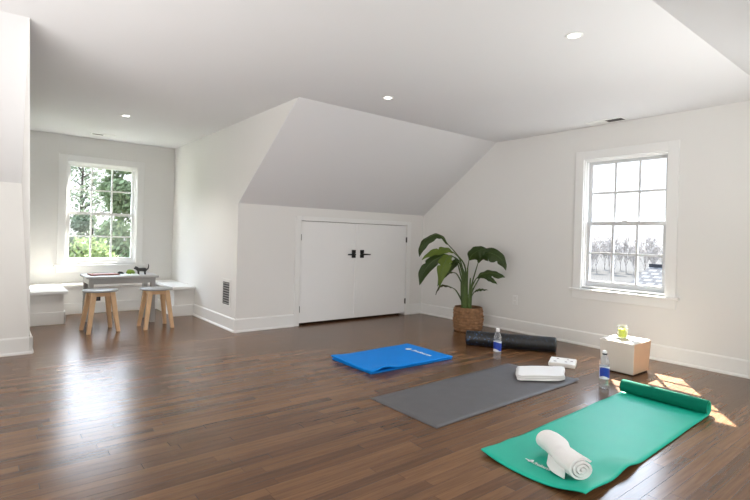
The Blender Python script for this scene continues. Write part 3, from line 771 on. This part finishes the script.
def stool(label, x, y, rz):
    t = thing('stool', label, 'stool', (x, y, 0), rz)
    b = NB(); lathe(b, [(.02, .432), (.168, .432), (.175, .436), (.176, .446), (.170, .451), (.02, .452)], 36); obj('seat', b, SEATG, t)
    b = NB()
    for k in range(4):
        a = PI/4+k*PI/2; ca, sa = math.cos(a), math.sin(a); c2, s2 = math.cos(a+PI/2), math.sin(a+PI/2); r = .128
        p0, p1 = Vector((r*ca, r*sa, 0)), Vector((r*c2, r*s2, 0)); d = (p1-p0); n_ = Vector((-d.y, d.x, 0)).normalized()*.009; e = d*.12
        vs = [b.verts.new(p+Vector((0, 0, z))) for z in (.385, .432) for p in (p0+e-n_, p1-e-n_, p1-e+n_, p0+e+n_)]
        for f in ((0, 3, 2, 1), (4, 5, 6, 7), (0, 1, 5, 4), (1, 2, 6, 5), (2, 3, 7, 6), (3, 0, 4, 7)): b.faces.new([vs[i] for i in f])
    obj('apron', b, PINE, t)
    for k in range(4):
        a = PI/4+k*PI/2; b = NB(); top = Vector((.125*math.cos(a), .125*math.sin(a), .432)); bot = Vector((.205*math.cos(a), .205*math.sin(a), 0))
        ex, ey = Vector((math.cos(a), math.sin(a), 0)), Vector((-math.sin(a), math.cos(a), 0)); ring = []
        ax_, ay_ = (ex+ey).normalized(), (ex-ey).normalized()
        for p, s in ((bot, .018), (top, .026)):
            ring.append([b.verts.new(p+ax_*s*sx+ay_*s*sy) for sx, sy in ((-1, -1), (1, -1), (1, 1), (-1, 1))])
        b.faces.new(ring[0][::-1]); b.faces.new(ring[1])
        for q in range(4): b.faces.new((ring[0][q], ring[0][(q+1) % 4], ring[1][(q+1) % 4], ring[1][q]))
        obj('leg', b, PINE, t, bevel=.004)
stool('light wooden stool with grey seat at the left side of the table', .970, 5.995, .10)
stool('light wooden stool with grey seat at the right side of the table', 1.530, 5.945, .02)

# table-top items
b = NB(); box(b, -.150, .150, -.10, .10, 0, .016); o = obj('board_book', b, TRAY, bevel=.004); o.location = (1.075, 6.50, TZ); o.rotation_euler = (0, 0, .06)
tag(o, 'flat red-brown book lying on the left half of the grey table', 'book')
b = NB(); box(b, -.10, .10, -.105, .105, 0, .004); o = obj('paper_sheet', b, PAPER); o.location = (1.345, 6.42, TZ); o.rotation_euler = (0, 0, -.2)
tag(o, 'pale paper sheet on the right half of the grey table', 'paper')
# black long-tailed toy animal
def toy_animal():
    t = thing('toy_animal', 'black toy animal with raised tail standing on the grey table', 'toy', (1.475, 6.42, TZ), PI)
    b = NB(); tube(b, catmull([(.058, 0, .062), (.030, 0, .060), (-.01, 0, .060), (-.045, 0, .058), (-.062, 0, .060)], 14), [.008, .017, .022, .022, .021, .021, .022, .023, .024, .024, .023, .021, .018, .012, .006], 10)
    tube(b, catmull([(.035, 0, .065), (.060, 0, .078), (.088, 0, .076)], 8), [.014, .015, .018, .020, .020, .018, .014, .010, .005], 10)
    obj('body', b, TOYB, t, smooth=True)
    b = NB(); tube(b, catmull([(-.052, 0, .062), (-.072, 0, .070), (-.080, 0, .105), (-.074, 0, .128)], 10), [.010-.0006*i for i in range(11)], 8); obj('tail', b, TOYB, t, smooth=True)
    for sx, sy in ((.032, .014), (.032, -.014), (-.042, .014), (-.042, -.014)):
        b = NB(); tube(b, [Vector((sx, sy, .056)), Vector((sx+.003, sy, .028)), Vector((sx, sy, .001))], [.012, .008, .008], 8); obj('leg', b, TOYB, t, smooth=True)
    for sy in (.009, -.009):
        b = NB(); lathe(b, [(.007, 0), (.004, .009), (.0005, .015)], 8, Matrix.Translation((.066, sy, .090))); obj('ear', b, TOYB, t, smooth=True)
toy_animal()
def toy_lump(label, loc, rz, m, sc):
    b = NB(); tube(b, catmull([(-.05, 0, .012), (-.02, 0, .026), (.015, 0, .024), (.05, .01, .010)], 10), [.004, .012, .018, .021, .020, .018, .018, .016, .012, .008, .003], 10)
    for (x, y) in ((-.015, .016), (-.015, -.016), (.022, .014), (.022, -.014)): tube(b, [Vector((x, y*.6, .020)), Vector((x, y, .001))], [.007, .005], 6)
    o = obj('toy_lizard', b, m, smooth=True); o.location = loc; o.rotation_euler = (0, 0, rz); o.scale = (sc,)*3; tag(o, label, 'toy')
toy_lump('green toy lizard on the grey table beside the black toy animal', (1.375, 6.50, TZ+.001), .4, TOYG, 1.25)
toy_lump('tiny dark toy on the grey table left of the green toy', (1.265, 6.52, TZ+.001), -.3, TOYB, .75)

# ------------------------------------------------------------------ outdoors
GZ = -4.2
GRASS = mat('lawn', srgb(72, 82, 48), rough=.95, noise_amt=.35, noise_scale=.6)
SNOWY = mat('pale_ground', srgb(46, 45, 44), rough=.95, noise_amt=.25, noise_scale=.35)
b = NB(); box(b, -900, 10, 8.5, 1500, GZ-.2, GZ); o = obj('lawn', b, GRASS); o['kind'] = 'structure'
b = NB(); box(b, 10, 1500, -900, 1500, GZ-.2, GZ); o = obj('yard_ground', b, SNOWY); o['kind'] = 'structure'
ASPH = mat('asphalt', srgb(38, 38, 38), rough=.9, noise_amt=.1)
b = NB(); prism(b, [(26, -40), (30, -40), (33, 12), (36, 60), (31, 60), (28.5, 12)], 'z', GZ, GZ+.03); o = obj('road', b, ASPH); o['kind'] = 'structure'

BARK = mat('bark', srgb(50, 45, 40), rough=.95, noise_amt=.3, noise_scale=8)
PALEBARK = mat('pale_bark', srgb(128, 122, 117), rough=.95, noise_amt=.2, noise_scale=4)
FOL1 = leaf_mat('foliage_green', srgb(62, 74, 50), srgb(118, 130, 98), 1.5, .3)
FOL2 = leaf_mat('foliage_pale', srgb(86, 98, 60), srgb(118, 130, 90), 1.5, .3)
FOL3 = leaf_mat('foliage_dark', srgb(62, 71, 58), srgb(108, 118, 98), 1.5, .3)
def leafy_tree(label, x, y, top, rad, hgt, fm, nleaf, lsize, density_core=.0, cat='tree', name='leafy_tree'):
    rnd = random.Random(hash((round(x*10), round(y*10))) & 0xffff)
    t = thing(name, label, cat, (x, y, GZ))
    H = top-GZ; b = NB()
    tube(b, catmull([(0, 0, 0), (.1, 0, H*.35), (-.05, .05, H*.7), (0, 0, H*.95)], 10), [max(.03, .16*(1-i/11)) for i in range(11)], 8)
    for k in range(22):
        z = H-hgt+hgt*rnd.random()*.85; a = rnd.random()*2*PI; r = rad*(.5+.45*rnd.random())
        p = [Vector((0, 0, z)), Vector((r*.5*math.cos(a), r*.5*math.sin(a), z+.25)), Vector((r*math.cos(a), r*math.sin(a), z+.2+.5*rnd.random()))]
        tube(b, catmull(p, 6), [.035-.004*i for i in range(7)], 5)
    obj('trunk', b, BARK, t)
    b = NB(); blobs = []
    for k in range(26):
        a = rnd.random()*2*PI; zz = rnd.random(); rr = rad*(math.sin(PI*min(1, .12+.8*zz))**.6)*(.3+.7*rnd.random())
        blobs.append((Vector((rr*math.cos(a), rr*math.sin(a), H-hgt+hgt*zz)), rad*(.28+.25*rnd.random())))
    for k in range(nleaf):
        c, r = rnd.choice(blobs); v = Vector((rnd.gauss(0, 1), rnd.gauss(0, 1), rnd.gauss(0, 1))).normalized()*r*(rnd.random()**.4)
        p = c+v; n1 = Vector((rnd.gauss(0, 1), rnd.gauss(0, 1), rnd.gauss(0, 1))).normalized(); n2 = n1.orthogonal().normalized(); n3 = n1.cross(n2)
        s = lsize*(.6+.8*rnd.random())
        b.faces.new([b.verts.new(p+n2*s), b.verts.new(p+n3*s*.5), b.verts.new(p-n2*s), b.verts.new(p-n3*s*.5)])
    me = bpy.data.meshes.new('foliage'); b.to_mesh(me); b.free(); me.materials.append(fm)
    o = bpy.data.objects.new('foliage', me); C.objects.link(o); o.parent = t
leafy_tree('dense green leafy tree filling the right of the left window', 3.85, 17.0, 3.9, 1.2, 5.6, FOL1, 20000, .085)
leafy_tree('round grey-green tree in the middle of the left window view', 3.0, 20.3, 2.0, 1.15, 4.8, FOL3, 11000, .075)
leafy_tree('thin sparse tree against the sky in the left window view', 3.2, 24.6, 5.0, 1.4, 5.2, FOL3, 2300, .07)
leafy_tree('pale green hedge bush low in the left window view', 2.15, 14.2, .60, .95, 2.6, FOL2, 9000, .075, cat='bush', name='hedge_bush')
leafy_tree('pale green bush behind the hedge, left in the left window', 1.2, 17.2, .75, .8, 2.6, FOL2, 7000, .075, cat='bush', name='hedge_bush')
leafy_tree('dark green tree standing further left outside the left window', -1.6, 18.5, 3.2, 1.3, 5.0, FOL1, 8000, .09)

def bare_tree_mesh(seed, H):
    rnd = random.Random(seed); b = NB()
    def branch(p, d, ln, r, depth):
        q = p+d*ln; m_ = (p+q)/2+Vector((rnd.gauss(0, 1), rnd.gauss(0, 1), 0))*ln*.05
        tube(b, [p, m_, q], [max(r, .034), max(r*.8, .03), max(r*.6, .026)], 4)
        if depth == 0: return
        for k in range(3 if depth > 1 else 4):
            dd = (d+Vector((rnd.gauss(0, .55), rnd.gauss(0, .55), rnd.random()*.35))).normalized()
            branch(p+d*ln*(.55+.45*rnd.random()), dd, ln*(.55+.2*rnd.random()), r*.55, depth-1)
    branch(Vector((0, 0, 0)), Vector((0, 0, 1)), H*.40, .14, 4)
    for z in (.10, .18, .26, .34):
        for q in range(3):
            a = rnd.random()*6.28; branch(Vector((0, 0, H*z)), Vector((math.cos(a)*.6, math.sin(a)*.6, 1)).normalized(), H*.24, .07, 3)
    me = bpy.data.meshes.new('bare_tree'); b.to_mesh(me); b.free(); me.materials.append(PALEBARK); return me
protos = [bare_tree_mesh(s, 7.6) for s in (1, 2, 3, 4)]
rnd = random.Random(5)
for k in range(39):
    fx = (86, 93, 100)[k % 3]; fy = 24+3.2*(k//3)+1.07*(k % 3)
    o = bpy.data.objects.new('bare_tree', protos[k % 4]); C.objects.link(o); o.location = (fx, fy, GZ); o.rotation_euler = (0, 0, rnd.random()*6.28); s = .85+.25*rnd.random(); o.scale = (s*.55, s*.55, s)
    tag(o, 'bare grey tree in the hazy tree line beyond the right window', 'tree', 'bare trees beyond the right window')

# neighbouring house with a long shingled gable roof
h = thing('neighbour_house', 'neighbouring house with pale shingled gable roof beyond the right window', 'house', (15.0, 2.0, GZ))
SIDING = mat('pale_siding', srgb(48, 48, 48), rough=.8, noise_amt=.05)
RZ, EZ, RX = .50-GZ, -.62-GZ, 3.3
b = NB(); prism(b, [(-2.9, 0), (2.9, 0), (2.9, EZ+.1), (0, RZ-.16), (-2.9, EZ+.1)], 'y', -4.6, 3.6); obj('wall', b, SIDING, h)
b = NB(); V = [b.verts.new(p) for p in ((-RX, -5, EZ), (0, -5, RZ), (RX, -5, EZ), (-RX, 3.95, EZ), (0, 3.95, RZ), (RX, 3.95, EZ))]
fs = [b.faces.new((V[0], V[1], V[4], V[3])), b.faces.new((V[1], V[2], V[5], V[4]))]
uv = b.loops.layers.uv.new('UVMap')
for f in fs:
    for l in f.loops: c = l.vert.co; l[uv].uv = (c.y, math.hypot(c.x, (c.z-RZ)))
b.normal_update()
if fs[0].normal.z < 0: bmesh.ops.reverse_faces(b, faces=b.faces)
ro = obj('roof', b, shingle_mat(), h, solid=.1)
b = NB(); box(b, -.10, .10, -5, 3.95, RZ-.04, RZ+.06); obj('ridge_cap', b, mat('dark_ridge', srgb(30, 31, 34), rough=.9, noise_amt=.2), ro)
for y in (-3.2, -.9, 1.6):
    b = NB(); box(b, -2.94, -2.90, y, y+.8, 1.0, 2.2); obj('window_glazing', b, NECK, h)
# low fence along the yard
b = NB()
for k in range(40):
    y = 6.5+k*.42; box(b, 24.0, 24.06, y, y+.30, 0, 1.0)
box(b, 24.06, 24.12, 6.5, 23.3, .25, .33); box(b, 24.06, 24.12, 6.5, 23.3, .70, .78)
for v in b.verts: v.co -= Vector((24, 14, 0))
o = obj('picket_fence', b, SIDING); o.location = (24, 14, GZ); tag(o, 'pale picket fence across the yard beyond the right window', 'fence')

for nm in ('lawn', 'pale_ground', 'asphalt', 'bark', 'pale_bark', 'pale_siding', 'pale_shingles', 'dark_ridge', 'foliage_green', 'foliage_pale', 'foliage_dark'):
    bpy.data.materials[nm].node_tree.nodes['Principled BSDF'].inputs['Specular IOR Level'].default_value = 0.03

# ------------------------------------------------------------------ light
w = bpy.data.worlds.new('World'); bpy.context.scene.world = w; w.use_nodes = True
nt = w.node_tree; bg = nt.nodes['Background']
tc = nt.nodes.new('ShaderNodeTexCoord'); sp = nt.nodes.new('ShaderNodeSeparateXYZ'); rp = nt.nodes.new('ShaderNodeValToRGB')
nt.links.new(tc.outputs['Generated'], sp.inputs[0]); nt.links.new(sp.outputs[2], rp.inputs[0]); nt.links.new(rp.outputs[0], bg.inputs['Color'])
rp.color_ramp.interpolation = 'EASE'
rp.color_ramp.elements[0].position = 0.0; rp.color_ramp.elements[0].color = (.96, .97, 1, 1)
rp.color_ramp.elements[1].position = .6; rp.color_ramp.elements[1].color = (.66, .80, 1, 1)
# soft hazy horizon, much brighter thin cloud higher up
st = nt.nodes.new('ShaderNodeMapRange'); st.interpolation_type = 'SMOOTHSTEP'
st.inputs['From Min'].default_value = .17; st.inputs['From Max'].default_value = .32; st.inputs['To Min'].default_value = 1.5; st.inputs['To Max'].default_value = 13.0
nt.links.new(sp.outputs[2], st.inputs['Value']); nt.links.new(st.outputs[0], bg.inputs['Strength'])

su = bpy.data.lights.new('sun', 'SUN'); su.energy = 44; su.angle = math.radians(.6); su.color = (1, .94, .84)
so = bpy.data.objects.new('sun', su); C.objects.link(so); so.location = (12, 8, 12)
so.rotation_euler = Vector((-1, -.67, -1.25)).to_track_quat('-Z', 'Y').to_euler()

def area(name, loc, target, sx, sy, power, col=(1, 1, 1)):  # unseen fill lamps, added only to brighten the room
    l = bpy.data.lights.new(name, 'AREA'); l.shape = 'RECTANGLE'; l.size = sx; l.size_y = sy; l.energy = power; l.color = col
    o = bpy.data.objects.new(name, l); C.objects.link(o); o.location = loc
    o.rotation_euler = (Vector(target)-Vector(loc)).to_track_quat('-Z', 'Y').to_euler(); return o
area('left_fill', (-2.2, .8, 1.30), (3.6, 4.9, .7), 2.6, 1.8, 26, (1, .985, .96)).data.spread = math.radians(105)
area('front_fill', (2.6, -.30, .95), (2.6, 4.5, 1.3), 2.6, .8, 20, (1, .985, .96))
area('right_fill', (3.5, .05, .22), (3.35, 1.1, 2.35), 1.0, .6, 13, (1, .99, .97)).data.spread = math.radians(110)
area('ceiling_fill', (-1.3, 2.5, .15), (-1.1, 2.5, 2.3), 2.2, 3.2, 82, (1, .985, .97))

# ------------------------------------------------------------------ camera
yaw, fpx, roll, sy = .6741, 483.36, .0272, -12.37
fw = Vector((math.sin(yaw), math.cos(yaw), 0)); r_ = Vector((math.cos(yaw), -math.sin(yaw), 0)); u_ = Vector((0, 0, 1))
Rr = r_*math.cos(roll)+u_*math.sin(roll); Uu = u_*math.cos(roll)-r_*math.sin(roll)
cam = bpy.data.cameras.new('Camera'); co = bpy.data.objects.new('Camera', cam); C.objects.link(co)
M = Matrix((Rr, Uu, -fw)).transposed().to_4x4(); M.translation = Vector((0, 0, 1.1)); co.matrix_world = M
cam.sensor_fit = 'HORIZONTAL'; cam.sensor_width = 36; cam.lens = fpx/750*36; cam.shift_y = sy/750; cam.clip_start = .02; cam.clip_end = 500
S = bpy.context.scene; S.camera = co
S.view_settings.view_transform = 'Standard'; S.view_settings.look = 'None'; S.view_settings.exposure = 0.15; S.view_settings.gamma = 1
